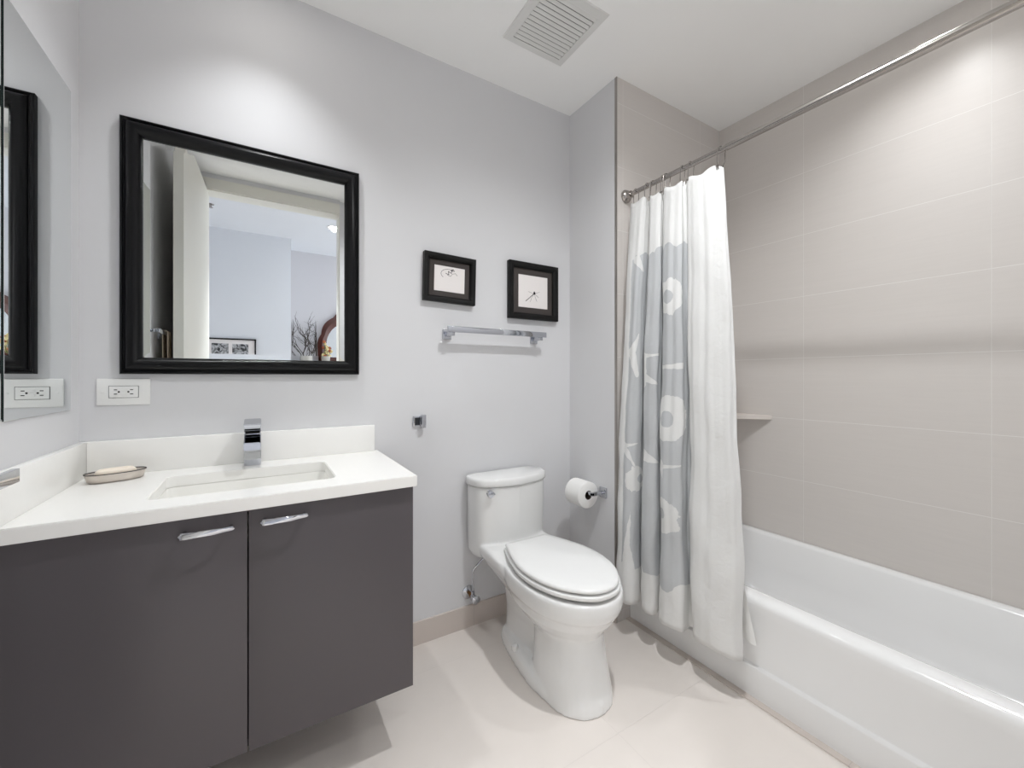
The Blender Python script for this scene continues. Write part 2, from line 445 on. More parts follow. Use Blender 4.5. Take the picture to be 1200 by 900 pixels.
# soap dish and soap
ds = Vector((-0.360, 1.605, CT)); dr = Matrix.Rotation(math.radians(20), 3, 'Z')
def boat(a, c, z, n=36, e=2.3):
    out = []
    for i in range(n):
        t = 2*PI*i/n; ct, st = math.cos(t), math.sin(t)
        p = Vector((a*abs(ct)**(2/e)*(1 if ct >= 0 else -1), c*abs(st)**(2/e)*(1 if st >= 0 else -1), z))
        out.append(ds+dr @ p)
    return out
dish = thing('soap_dish', 'oval brushed metal soap dish on the countertop left of the sink', 'soap dish', ds)
b = BM(); loft(b, [boat(0.054, 0.029, 0.0), boat(0.060, 0.033, 0.004), boat(0.0655, 0.0375, 0.024), boat(0.0655, 0.0375, 0.0255), boat(0.064, 0.036, 0.024), boat(0.056, 0.030, 0.007), boat(0.03, 0.012, 0.0065)])
obj('bowl', b, STEEL, dish, angle=60)
b = BM()
lo = [boat(0.0665, 0.0385, 0.0245), boat(0.0665, 0.0385, 0.0265), boat(0.064, 0.036, 0.0265), boat(0.064, 0.036, 0.0245)]
loft(b, lo, closed=True); obj('rim', b, DARKR, dish)
b = BM(); loft(b, [boat(0.053, 0.028, -0.0), boat(0.0555, 0.0305, 0.0018)], True, False); obj('foot_ring', b, DARKR, dish)
b = BM()
loft(b, [boat(0.028, 0.013, 0.011, e=3), boat(0.040, 0.021, 0.015, e=3), boat(0.044, 0.0235, 0.022, e=3), boat(0.043, 0.023, 0.029, e=3), boat(0.036, 0.018, 0.0345, e=3), boat(0.015, 0.007, 0.036, e=3)])
tag(obj('soap_bar', b, SOAP, angle=60), 'cream bar of soap lying in the oval metal dish', 'soap')

# outlet
def outlet():
    t = thing('outlet', 'white horizontal power outlet under the black framed mirror', 'outlet', (-0.365, YB, 1.105))
    x, y, z = -0.365, YB, 1.105
    b = BM(); box(b, (x-0.062, y-0.006, z-0.041), (x+0.062, y, z+0.041), 0.003); obj('cover_plate', b, PLASW, t)
    b = BM(); box(b, (x-0.0345, y-0.0072, z-0.0185), (x+0.0345, y-0.005, z+0.0185)); obj('gap', b, SLOT, t)
    b = BM(); box(b, (x-0.0335, y-0.0085, z-0.0175), (x+0.0335, y-0.005, z+0.0175), 0.001); r = obj('receptacle', b, PLASW, t)
    b = BM()
    for s in (-1, 1):
        c = x+s*0.0205
        for zz in (-0.0065, 0.0065):
            box(b, (c-s*0.002-0.0036, y-0.0090, z+zz-0.0012), (c-s*0.002+0.0036, y-0.0082, z+zz+0.0012))
        lathe(b, (c+0.0095*(-s), y-0.0082, z), (0, -1, 0), [(0.0026, 0), (0.0026, 0.0008), (0.0001, 0.0009)], 14)
    obj('slots', b, SLOT, r)
    for zz in (-0.006, 0.006):
        b = BM(); box(b, (x-0.0055, y-0.0098, z+zz-0.0042), (x+0.0055, y-0.0082, z+zz+0.0042), 0.0006)
        obj('button', b, PLASW, r)
    for s in (-1, 1):
        b = BM(); lathe(b, (x+s*0.0485, y-0.0058, z), (0, -1, 0), [(0.0032, 0), (0.003, 0.001), (0.0001, 0.0012)], 14)
        obj('screw', b, PLASW, t)
outlet()

# ------------------------------------------------------------------ framed mirror
def frame_ring(bm, x0, x1, z0, z1, prof, yw):
    loops = []
    for o, h in prof:
        loops.append([(x0+o, yw-h, z0+o), (x1-o, yw-h, z0+o), (x1-o, yw-h, z1-o), (x0+o, yw-h, z1-o)])
    loft(bm, loops, closed=True)
def bevel_glass(bm, x0, x1, z0, z1, y_edge, y_face, bw, y_back):
    def rc(i, y): return [(x0+i, y, z0+i), (x1-i, y, z0+i), (x1-i, y, z1-i), (x0+i, y, z1-i)]
    loft(bm, [rc(0, y_back), rc(0, y_edge), rc(bw, y_face)])
mx0, mx1, mz0, mz1 = -0.373, 0.328, 1.160, 1.956
t = thing('framed_mirror', 'large rectangular mirror in a black moulded frame above the vanity', 'mirror', ((mx0+mx1)/2, YB, mz0))
b = BM(); frame_ring(b, mx0, mx1, mz0, mz1, [(0, 0), (0, 0.018), (0.003, 0.022), (0.007, 0.022), (0.009, 0.019), (0.012, 0.019), (0.017, 0.028), (0.024, 0.0325), (0.031, 0.033), (0.039, 0.029), (0.046, 0.021), (0.052, 0.013), (0.052, 0.0)], YB)
obj('frame', b, BLACKW, t, angle=40)
b = BM(); bevel_glass(b, mx0+0.050, mx1-0.050, mz0+0.050, mz1-0.050, YB-0.0060, YB-0.0068, 0.020, YB-0.001)
obj('glass', b, MIRROR, t, smooth=False)

# medicine cabinet mirror doors on the left wall
t = thing('medicine_cabinet', 'frameless mirrored medicine cabinet on the left wall beside the vanity', 'cabinet', (XL, 1.28, 1.058))
b = BM(); box(b, (XL+0.0002, 0.935, 1.062), (XL+0.0008, 1.634, 1.956)); obj('backing', b, GLASSE, t)
for y0, y1 in ((0.925, 1.2745), (1.286, 1.6395)):
    b = BM()
    def rc(i, x): return [(x, y0+i, 1.058+i), (x, y1-i, 1.058+i), (x, y1-i, 1.960-i), (x, y0+i, 1.960-i)]
    loft(b, [rc(0, XL+0.0008), rc(0, XL+0.0032), rc(0.001, XL+0.0036)])
    for f in b.faces: f.material_index = 0
    b.faces.ensure_lookup_table()
    o = obj('door', b, [GLASSE, MIRROR], t, smooth=False)
    for p in o.data.polygons:
        if p.normal.x > 0.9: p.material_index = 1

# ------------------------------------------------------------------ pictures
def scribble(bm, pts, w, y):
    for (a, c) in zip(pts[:-1], pts[1:]):
        d = Vector((c[0]-a[0], c[1]-a[1]))
        if d.length < 1e-6: continue
        d.normalize(); n = Vector((-d.y, d.x))*w/2
        q = [(a[0]+n.x, a[1]+n.y), (c[0]+n.x, c[1]+n.y), (c[0]-n.x, c[1]-n.y), (a[0]-n.x, a[1]-n.y)]
        loft(bm, [[(p[0], y, p[1]) for p in q], [(p[0], y-0.0006, p[1]) for p in q]])
def picture(x0, x1, z0, z1, fw, mw, label, ink, tilt):
    t = thing('framed_picture', label, 'picture', ((x0+x1)/2, YB, (z0+z1)/2), 'small framed drawings')
    prof = [(0, 0.002), (0, 0.026), (0.002, 0.028), (fw*0.55, 0.028), (fw*0.75, 0.024), (fw, 0.016), (fw, 0.002)]
    b = BM(); frame_ring(b, x0, x1, z0, z1, prof, YB); fo = obj('frame', b, BLACKM, t, angle=40)
    b = BM(); box(b, (x0+fw*0.6, YB-0.010, z0+fw*0.6), (x1-fw*0.6, YB-0.002, z1-fw*0.6)); mo = obj('mat_board', b, MATB, t)
    a0, a1, c0, c1 = x0+mw, x1-mw, z0+mw, z1-mw
    b = BM(); box(b, (a0, YB-0.0115, c0), (a1, YB-0.009, c1)); po = obj('paper', b, PAPER, t)
    b = BM()
    for pts, w in ink((a0+a1)/2, (c0+c1)/2): scribble(b, pts, w, YB-0.0112)
    obj('drawing', b, INK, po)
    t.rotation_euler = (0, math.radians(tilt), 0)
def ink1(x, z):
    out = []
    arc = [(x-0.006+0.036*math.cos(a), z+0.022+0.022*math.sin(a)) for a in [PI*(0.35+0.9*i/9) for i in range(10)]]
    out.append((arc, 0.0016))
    out.append(([(x-0.020, z+0.025), (x-0.004, z+0.020), (x-0.008, z+0.035), (x+0.008, z+0.028), (x+0.010, z+0.046), (x+0.016, z+0.036)], 0.0026))
    out.append(([(x-0.012, z+0.018), (x+0.004, z+0.014), (x+0.012, z+0.026), (x+0.028, z+0.030), (x+0.036, z+0.020)], 0.0013))
    out.append(([(x+0.004, z+0.038), (x+0.016, z+0.046), (x+0.022, z+0.038)], 0.003))
    return out
def ink2(x, z):
    out = [([(x-0.046, z-0.050), (x-0.026, z-0.034), (x-0.012, z-0.022), (x+0.004, z-0.008)], 0.0032)]
    out.append(([(x+0.002, z-0.012), (x+0.006, z+0.002), (x+0.012, z-0.010), (x+0.004, z-0.004)], 0.006))
    for dx, dz in ((0.034, -0.026), (0.022, -0.046), (-0.018, -0.052), (0.04, 0.004), (-0.03, 0.0)):
        out.append(([(x+0.006, z-0.010), (x+dx*0.6, z-0.004+dz*0.5), (x+dx, z+dz)], 0.0011))
    return out
picture(0.593, 0.838, 1.480, 1.692, 0.026, 0.050, 'smaller black framed ink drawing, left of the two above the towel bar', ink1, 1.4)
picture(1.020, 1.316, 1.438, 1.719, 0.030, 0.060, 'larger black framed ink drawing hung at the right above the towel bar', ink2, 0.0)

# ------------------------------------------------------------------ chrome fittings
def square_bar(name, label, a, c, out, z, h=0.026, th=0.010, parent_axis='X'):
    """bar along the wall between a and c; out = wall-normal offset direction"""
    pass
# towel bar on the back wall
t = thing('towel_bar', 'flat chrome towel bar on the grey wall under the two pictures', 'towel bar', (0.95, YB, 1.355))
b = BM(); box(b, (0.682, YB-0.074, 1.345), (1.205, YB-0.062, 1.371), 0.0012); obj('bar', b, CHROME, t)
for x in (0.705, 1.175):
    b = BM(); box(b, (x-0.020, YB-0.010, 1.318), (x+0.020, YB, 1.362), 0.0015)
    box(b, (x-0.011, YB-0.070, 1.330), (x+0.011, YB-0.008, 1.349), 0.0012)
    obj('mount', b, CHROME, t)
# hook on the back wall
t = thing('robe_hook', 'small square chrome hook on the grey wall between vanity and toilet', 'hook', (0.575, YB, 0.962))
b = BM(); box(b, (0.550, YB-0.010, 0.938), (0.598, YB, 0.982), 0.0015); pl = obj('plate', b, CHROME, t)
b = BM(); box(b, (0.556, YB-0.0108, 0.944), (0.580, YB-0.0094, 0.976)); obj('recess_shade', b, mat('shaded_chrome', (70, 72, 76), 0.12, 1.0), pl)  # dark patch on the plate, shade of the hook's recess painted as colour
b = BM(); box(b, (0.581, YB-0.030, 0.932), (0.600, YB-0.008, 0.988), 0.0015); obj('head', b, CHROME, t)
# towel bar on the left wall by the side splash
t = thing('towel_bar', 'chrome towel bar end on the left wall above the counter side splash', 'towel bar', (XL, 0.98, 0.975))
b = BM(); box(b, (XL+0.060, 0.80, 0.952), (XL+0.071, 1.155, 0.978), 0.0012); obj('bar', b, CHROME, t)
for y in (0.825, 1.132):
    b = BM(); box(b, (XL, y-0.018, 0.946), (XL+0.008, y+0.018, 0.986), 0.0015); box(b, (XL+0.006, y-0.009, 0.956), (XL+0.066, y+0.009, 0.972), 0.0012)
    obj('mount', b, CHROME, t)
# toilet paper holder and roll
pc = Vector((XS-0.075, 1.478, 0.593))
t = thing('toilet_paper_holder', 'square chrome toilet paper holder on the short grey wall', 'toilet paper holder', (XS, 1.455, 0.59))
b = BM(); box(b, (XS-0.008, 1.432, 0.565), (XS, 1.478, 0.615), 0.0015); obj('plate', b, CHROME, t)
b = BM(); box(b, (XS-0.083, 1.446, 0.584), (XS-0.006, 1.460, 0.600), 0.001); box(b, (XS-0.083, 1.446, 0.586), (XS-0.070, 1.600, 0.599), 0.001); obj('arm', b, CHROME, t)
b = BM()
Rr, rr, y0, y1 = 0.063, 0.021, 1.480, 1.585
cc = (pc.x, 0, pc.z-0.012)
loops = []
for r, y in ((rr, y0+0.001), (Rr-0.004, y0), (Rr, y0+0.003), (Rr, y1-0.003), (Rr-0.004, y1), (rr, y1-0.001)):
    loops.append([(cc[0]+r*math.cos(2*PI*j/48), y, cc[2]+r*math.sin(2*PI*j/48)) for j in range(48)])
loft(b, loops, False, False, closed=True)
roll = tag(obj('toilet_paper_roll', b, PAPERR, angle=50), 'white toilet paper roll hung on the chrome holder', 'toilet paper')
b = BM()
loft(b, [[(cc[0]+r*math.cos(2*PI*j/32), y, cc[2]+r*math.sin(2*PI*j/32)) for j in range(32)] for r, y in ((rr+0.0004, y0+0.0005), (rr+0.0004, y1-0.0005), (rr-0.0012, y1-0.0005), (rr-0.0012, y0+0.0005))], closed=True)
obj('core', b, CARD, roll)

# ------------------------------------------------------------------ toilet
TX = 0.982
def half_outline(pts, n=10, x=TX):
    """pts: (y, half width) from back centre to front centre"""
    c = catmull([(p[0], p[1], 0) for p in pts], n)
    right = [(x+max(0, p.y), p.x) for p in c]
    left = [(x-max(0, p.y), p.x) for p in reversed(c[1:-1])]
    return right+left
def eggz(yf, ym, yb, hw, e=2.0, eb=3.0, n=48):
    out = []
    for i in range(n):
        a = 2*PI*i/n; ca, sa = math.cos(a), math.sin(a)
        ee = e if sa < 0 else eb
        xx = hw*abs(ca)**(2/ee)*(1 if ca >= 0 else -1)
        L = (ym-yf) if sa < 0 else (yb-ym)
        out.append((TX+xx, ym+L*abs(sa)**(2/ee)*(1 if sa >= 0 else -1)))
    return out
toi = thing('toilet', 'white one-piece elongated toilet with the lid closed', 'toilet', (TX, 1.35, 0))
b = BM()
def addloft(slices):
    q = BM(); loft(q, [[(x, y, z) for x, y in sl] for z, sl in slices]); bmesh.ops.recalc_face_normals(q, faces=list(q.faces)); merge(b, q)
# bowl
addloft([(0.19, eggz(1.085, 1.22, 1.36, 0.085)), (0.225, eggz(1.068, 1.22, 1.38, 0.112)), (0.262, eggz(1.040, 1.22, 1.41, 0.143)), (0.296, eggz(1.012, 1.22, 1.45, 0.167)),
         (0.318, eggz(1.000, 1.22, 1.47, 0.169)), (0.330, eggz(0.991, 1.22, 1.48, 0.172)), (0.336, eggz(0.985, 1.22, 1.48, 0.179)), (0.360, eggz(0.978, 1.22, 1.49, 0.183)), (0.393, eggz(0.978, 1.22, 1.49, 0.183)), (0.401, eggz(0.982, 1.22, 1.485, 0.179))])
# front column
addloft([(0.0, eggz(1.018, 1.17, 1.33, 0.128, 2.2)), (0.03, eggz(1.022, 1.17, 1.33, 0.125, 2.2)), (0.12, eggz(1.042, 1.18, 1.32, 0.117, 2.2)), (0.20, eggz(1.058, 1.19, 1.32, 0.112, 2.2)), (0.25, eggz(1.060, 1.20, 1.33, 0.116, 2.2)), (0.30, eggz(1.05, 1.22, 1.35, 0.12, 2.2))])
# base flange
def flange(g): return half_outline([(1.585-g, 0), (1.58-g, 0.05), (1.55-g, 0.088-g), (1.40, 0.122-g), (1.25, 0.136-g), (1.13, 0.118-g), (1.05+g, 0.07-g*0.5), (1.016+g, 0)], 8)
addloft([(0.0, flange(0)), (0.022, flange(0.0)), (0.045, flange(0.006)), (0.058, flange(0.02))])
# rear trapway leg
addloft([(0.0, eggz(1.20, 1.40, 1.575, 0.078, 4, 4)), (0.15, eggz(1.20, 1.40, 1.575, 0.072, 4, 4)), (0.30, eggz(1.20, 1.42, 1.60, 0.080, 4, 4)), (0.40, eggz(1.20, 1.42, 1.62, 0.12, 4, 4))])
# neck sweeping from bowl to tank
NK = [(0.235, 0.080, 1.30, 1.46), (0.27, 0.115, 1.30, 1.50), (0.31, 0.140, 1.30, 1.545), (0.345, 0.160, 1.30, 1.60), (0.375, 0.172, 1.32, 1.66), (0.400, 0.174, 1.38, 1.68), (0.412, 0.168, 1.46, 1.69), (0.416, 0.155, 1.48, 1.69)]
addloft([(z, eggz(yf, (yf+yb)/2, yb, hw, 5, 5)) for z, hw, yf, yb in NK])
# tank
def dee(hw, yf, yb, ys): return half_outline([(yb, 0), (yb, hw*0.45), (yb, hw*0.80), (yb-0.007, hw*0.945), (yb-0.026, hw*0.99), (ys, hw*0.975), ((ys*0.55+yf*0.45), hw*0.88), (ys*0.2+yf*0.8, hw*0.55), (yf, 0)], 8)
addloft([(0.346, dee(0.160, 1.575, 1.690, 1.64)), (0.354, dee(0.178, 1.556, 1.697, 1.635)), (0.374, dee(0.187, 1.546, 1.699, 1.63)), (0.43, dee(0.189, 1.542, 1.699, 1.63)), (0.56, dee(0.190, 1.538, 1.699, 1.63)), (0.665, dee(0.191, 1.534, 1.699, 1.63))])
body = obj('body', b, CER, toi)
rm = body.modifiers.new('remesh', 'REMESH'); rm.mode = 'VOXEL'; rm.voxel_size = 0.005; rm.use_smooth_shade = True
sm = body.modifiers.new('smooth', 'SMOOTH'); sm.factor = 0.5; sm.iterations = 9
dg = bpy.context.evaluated_depsgraph_get()
me = bpy.data.meshes.new_from_object(body.evaluated_get(dg)); body.modifiers.clear(); body.data = me
q = BM(); loft(q, [[(x, y, z) for x, y in sl] for z, sl in ((0.26, eggz(1.10, 1.22, 1.34, 0.08)), (0.33, eggz(1.05, 1.22, 1.38, 0.13)), (0.375, eggz(1.018, 1.22, 1.43, 0.150)), (0.43, eggz(1.012, 1.22, 1.43, 0.154)))])
cut = obj('bowl_cavity', q, CER, toi)
bo = body.modifiers.new('cavity', 'BOOLEAN'); bo.operation = 'DIFFERENCE'; bo.object = cut; bo.solver = 'EXACT'
dg = bpy.context.evaluated_depsgraph_get(); dg.update()
me = bpy.data.meshes.new_from_object(body.evaluated_get(dg)); body.modifiers.clear(); body.data = me
bpy.data.objects.remove(cut)
for p in me.polygons: p.use_smooth = True
b = BM()
loft(b, [[(x, y, z) for x, y in dee(hw, yf, 1.701, 1.628)] for z, hw, yf in ((0.667, 0.190, 1.535), (0.669, 0.196, 1.528), (0.675, 0.198, 1.525), (0.694, 0.198, 1.525), (0.701, 0.195, 1.529), (0.704, 0.187, 1.538))])
obj('tank_lid', b, CER, toi, angle=70)
SEAT = [(1.487, 0), (1.487, 0.055), (1.487, 0.100), (1.483, 0.109), (1.462, 0.117), (1.38, 0.146), (1.28, 0.170), (1.18, 0.168), (1.09, 0.140), (1.028, 0.094), (0.994, 0.046), (0.986, 0)]
def seat_sl(g, yo=0.0): return half_outline([(y+(-g if y > 1.3 else g if y < 1.1 else 0)+yo, max(0, h-g) if h > 0 else 0) for y, h in SEAT], 6)
hole = lambda z: [(x, y, z) for x, y in half_outline([(1.43, 0), (1.43, 0.03), (1.425, 0.07), (1.405, 0.105), (1.34, 0.124), (1.26, 0.136), (1.18, 0.134), (1.11, 0.112), (1.055, 0.076), (1.028, 0.04), (1.022, 0)], 6)]
b = BM(); loft(b, [hole(0.4275), hole(0.4130)]+[[(x, y, z) for x, y in seat_sl(g)] for z, g in ((0.4128, 0.008), (0.4132, 0.000), (0.416, -0.002), (0.4255, -0.002), (0.4278, 0.000))], closed=True); obj('seat', b, SEATM, toi, angle=60)
b = BM(); loft(b, [[(x, y, z) for x, y in seat_sl(g)] for z, g in ((0.4358, 0.010), (0.4362, 0.003), (0.439, 0.002), (0.445, 0.003), (0.4490, 0.008), (0.4510, 0.03), (0.4520, 0.07))]); obj('seat_lid', b, SEATM, toi, angle=60)
b = BM(); box(b, (TX-0.085, 1.452, 0.40), (TX+0.085, 1.486, 0.4358), 0.003); obj('seat_hinge', b, SEATM, toi)
b = BM()
lx, ly, lz = TX-0.134, 1.570, 0.643
lathe(b, (lx, ly+0.006, lz), (-0.25, -1, 0), [(0.014, 0), (0.014, 0.010), (0.010, 0.012), (0.010, 0.020), (0.015, 0.022), (0.015, 0.030), (0.012, 0.032), (0.0001, 0.032)], 24)
box(b, (lx-0.022, ly-0.030, lz-0.005), (lx+0.012, ly-0.023, lz+0.005), 0.003)
fl = obj('flush_lever', b, CHROME, toi); fl['label'] = 'chrome flush lever'
for s in (-1, 1):
    b = BM(); lathe(b, (TX+s*0.108, 1.400, 0.050), (s*0.25, 0, 1), [(0.015, 0), (0.015, 0.012), (0.012, 0.019), (0.0001, 0.022)], 20); obj('bolt_cap', b, CER, toi)

# water supply valve
vx, vz = 0.812, 0.158
t = thing('water_valve', 'chrome water shutoff valve on the grey wall left of the toilet', 'valve', (vx, YB, vz))
b = BM(); lathe(b, (vx, YB, vz), (0, -1, 0), [(0.031, 0), (0.030, 0.003), (0.020, 0.009), (0.010, 0.011), (0.0001, 0.011)], 30); obj('escutcheon', b, CHROME, t)
b = BM(); lathe(b, (vx, YB-0.009, vz), (0, -1, 0), [(0.008, 0), (0.008, 0.020), (0.011, 0.021), (0.011, 0.030), (0.0001, 0.031)], 20); obj('stub_pipe', b, BRASS, t)
b = BM(); lathe(b, (vx, YB-0.050, vz-0.016), (0, 0, 1), [(0.008, 0), (0.011, 0.002), (0.011, 0.022), (0.008, 0.026), (0.008, 0.040), (0.0001, 0.041)], 20)
lathe(b, (vx, YB-0.040, vz), (0, -1, 0), [(0.009, 0), (0.009, 0.02), (0.006, 0.022), (0.006, 0.036), (0.0001, 0.037)], 20); obj('valve_body', b, CHROME, t)
b = BM(); lathe(b, (vx, YB-0.076, vz), (0, -1, 0), [(0.006, 0), (0.019, 0.001), (0.020, 0.007), (0.012, 0.011), (0.0001, 0.011)], 8); obj('knob', b, CHROME, t)
b = BM(); tube(b, [tuple(p) for p in catmull([(vx, YB-0.050, vz+0.02), (vx, YB-0.050, vz+0.10), (vx+0.004, YB-0.052, vz+0.125), (vx+0.046, YB-0.066, vz+0.172), (vx+0.050, YB-0.068, vz+0.186)], 8)], 0.0042, 10); obj('supply_tube', b, CHROME, t)

# ------------------------------------------------------------------ bathtub
b = BM(); loops = []
TY0, TY1 = YF+0.002, YT-0.001
TXF, TXB = 1.510, XR-0.001
def trect(z, fi, bi, ei, r): return [(x, y, z) for x, y in rrect(TXF+fi, TXB-bi, TY0+ei, TY1-ei, r, 8)]
for a in ((0.0, -0.009, 0, 0, 0.002), (0.106, -0.010, 0, 0, 0.002), (0.113, -0.008, 0, 0, 0.002), (0.117, 0.0005, 0, 0, 0.002), (0.121, 0.0018, 0, 0, 0.002), (0.30, 0.003, 0, 0, 0.002), (0.326, 0.004, 0, 0, 0.002), (0.338, 0.007, 0, 0, 0.003), (0.347, 0.015, 0.001, 0.001, 0.004), (0.352, 0.028, 0.003, 0.003, 0.005), (0.353, 0.045, 0.008, 0.02, 0.02), (0.353, 0.066, 0.030, 0.07, 0.06),
          (0.350, 0.076, 0.040, 0.08, 0.07), (0.340, 0.082, 0.046, 0.088, 0.08), (0.20, 0.098, 0.066, 0.12, 0.10), (0.09, 0.120, 0.09, 0.17, 0.12), (0.062, 0.150, 0.12, 0.21, 0.12), (0.052, 0.20, 0.17, 0.28, 0.10)):
    loops.append(trect(*a))
loft(b, loops, True, True)
tub = thing('bathtub', 'white enamel alcove bathtub along the tiled wall', 'bathtub', (1.87, 0.65, 0))
obj('shell', b, TUBM, tub, angle=50)
b = BM(); lathe(b, (1.87, 1.08, 0.0525), (0, 0, 1), [(0.03, 0), (0.03, 0.003), (0.02, 0.004), (0.0001, 0.004)], 24); obj('drain', b, CHROME, tub)

# corner shelf
b = BM()
q = [(XR-0.001, 1.087), (XR-0.001, YT-0.001), (1.955, YT-0.001)]
loft(b, [[(x, y, z) for x, y in q] for z in (0.930, 0.952)])
bmesh.ops.bevel(b, geom=list(b.edges), offset=0.0015, segments=1, affect='EDGES')
tag(obj('corner_shelf', b, mat('shelf_stone', (214, 206, 200), 0.35, var=0.02), smooth=False), 'beige triangular corner shelf on the tiled wall behind the shower curtain', 'shelf')

# ------------------------------------------------------------------ shower rod, rings, curtain, liner
RX, RZ = 1.472, 2.005
t = thing('shower_rod', 'brushed metal shower curtain rod across the tub', 'curtain rod', (RX, 0.65, RZ))
b = BM(); tube(b, [(RX, YT-0.004, RZ), (RX, 0.86, RZ)], 0.0105, 20); obj('inner_tube', b, NICKEL, t)
b = BM(); tube(b, [(RX, 0.875, RZ), (RX, YF+0.004, RZ)], 0.0128, 20); obj('outer_tube', b, NICKEL, t)
for y, s in ((YT, -1), (YF, 1)):
    b = BM(); lathe(b, (RX, y, RZ), (0, s, 0), [(0.030, 0), (0.031, 0.006), (0.026, 0.015), (0.018, 0.020), (0.0165, 0.036), (0.0001, 0.036)], 32); obj('flange', b, NICKEL, t)

CB_PTS = [(1.398, 1.345), (1.380, 1.335), (1.362, 1.305), (1.357, 1.262), (1.366, 1.222), (1.392, 1.200), (1.440, 1.205), (1.452, 1.185), (1.425, 1.168),
          (1.392, 1.163), (1.380, 1.140), (1.386, 1.112), (1.412, 1.100), (1.452, 1.108), (1.458, 1.090), (1.430, 1.078),
          (1.393, 1.072), (1.378, 1.040), (1.380, 1.000), (1.400, 0.972), (1.450, 0.980), (1.458, 0.962), (1.432, 0.950),
          (1.404, 0.944), (1.394, 0.915), (1.396, 0.875), (1.405, 0.838), (1.420, 0.810), (1.446, 0.797)]
CB_PTS = [(x, y+(0.0, 0.0, 0.005, 0.015, 0.030)[k] if k < 5 else y+(0.040 if k < 23 else 0.025 if k == 23 else 0.012 if k == 24 else 0)) for k, (x, y) in enumerate(CB_PTS)]
CT_PTS = []
N_ = len(CB_PTS)
for i, (x, y) in enumerate(CB_PTS):
    f = (1.345-y)/(1.345-0.797)
    CT_PTS.append((1.468+(x-1.43)*0.42, 1.318-f*(1.318-0.888)))
NU = 8
cb = [Vector((p.x, p.y)) for p in catmull([(x, y, 0) for x, y in CB_PTS], NU)]
ctp = [Vector((p.x, p.y)) for p in catmull([(x, y, 0) for x, y in CT_PTS], NU)]
arc = [0.0]
for i in range(1, len(cb)): arc.append(arc[-1]+(cb[i]-cb[i-1]).length)
def cidx(k): return arc[k*NU]           # fabric position (m) of control point k
ZT, ZB, NV = 1.950, 0.157, 90
hookf = [0.05, 0.2, 0.30, 0.42, 0.55, 0.70, 0.82, 0.97]
def curtain_mesh(bottom, top, ztop, zbot, nv, arcs, wob=0.004, sag=0.012, seed=3, flare=None, ripple=0.0):
    bm = bmesh.new(); uvl = bm.loops.layers.uv.new('fabric')
    rnd = random.Random(seed)
    ph = [rnd.uniform(0, 6.28) for _ in range(8)]
    rows = []; n = len(bottom)
    for j in range(nv+1):
        v = j/nv; w = 1-(1-v)**1.6 if flare is None else v**flare
        row = []
        for i in range(n):
            p = top[i].lerp(bottom[i], w)
            a = arcs[i]/arcs[-1]
            zt = ztop - sag*(0.5-0.5*math.cos(2*PI*a*7.5))
            z = zt+(zbot-zt)*v
            z -= 0.003*math.sin(a*40)*v
            amp = wob*(0.3+v)
            dx = amp*(math.sin(z*9+ph[0]+a*14)*0.5+math.sin(z*23+ph[1]+a*31)*0.28+math.sin(z*47+ph[4]-a*55)*0.14)
            dy = amp*(math.sin(z*7+ph[2]+a*11)*0.5+math.sin(z*19+ph[3]-a*27)*0.28)
            if ripple:
                ta = (bottom[min(i+1, n-1)]-bottom[max(i-1, 0)]).normalized()
                rr = ripple*(0.35+0.65*math.sin(PI*min(1, v*1.1)))*(math.sin(arcs[i]*2*PI/0.062+0.9*math.sin(z*2.3)+ph[5])+0.6*math.sin(arcs[i]*2*PI/0.037+1.7*math.sin(z*1.7+1)+ph[6]))
                dx += -ta.y*rr; dy += ta.x*rr
            row.append((bm.verts.new((p.x+dx, p.y+dy, z)), arcs[i], z))
        rows.append(row)
    for j in range(nv):
        for i in range(n-1):
            q = (rows[j][i], rows[j+1][i], rows[j+1][i+1], rows[j][i+1])
            f = bm.faces.new([k[0] for k in q])
            for l, k in zip(f.loops, q): l[uvl].uv = (k[1], k[2])
    return bm

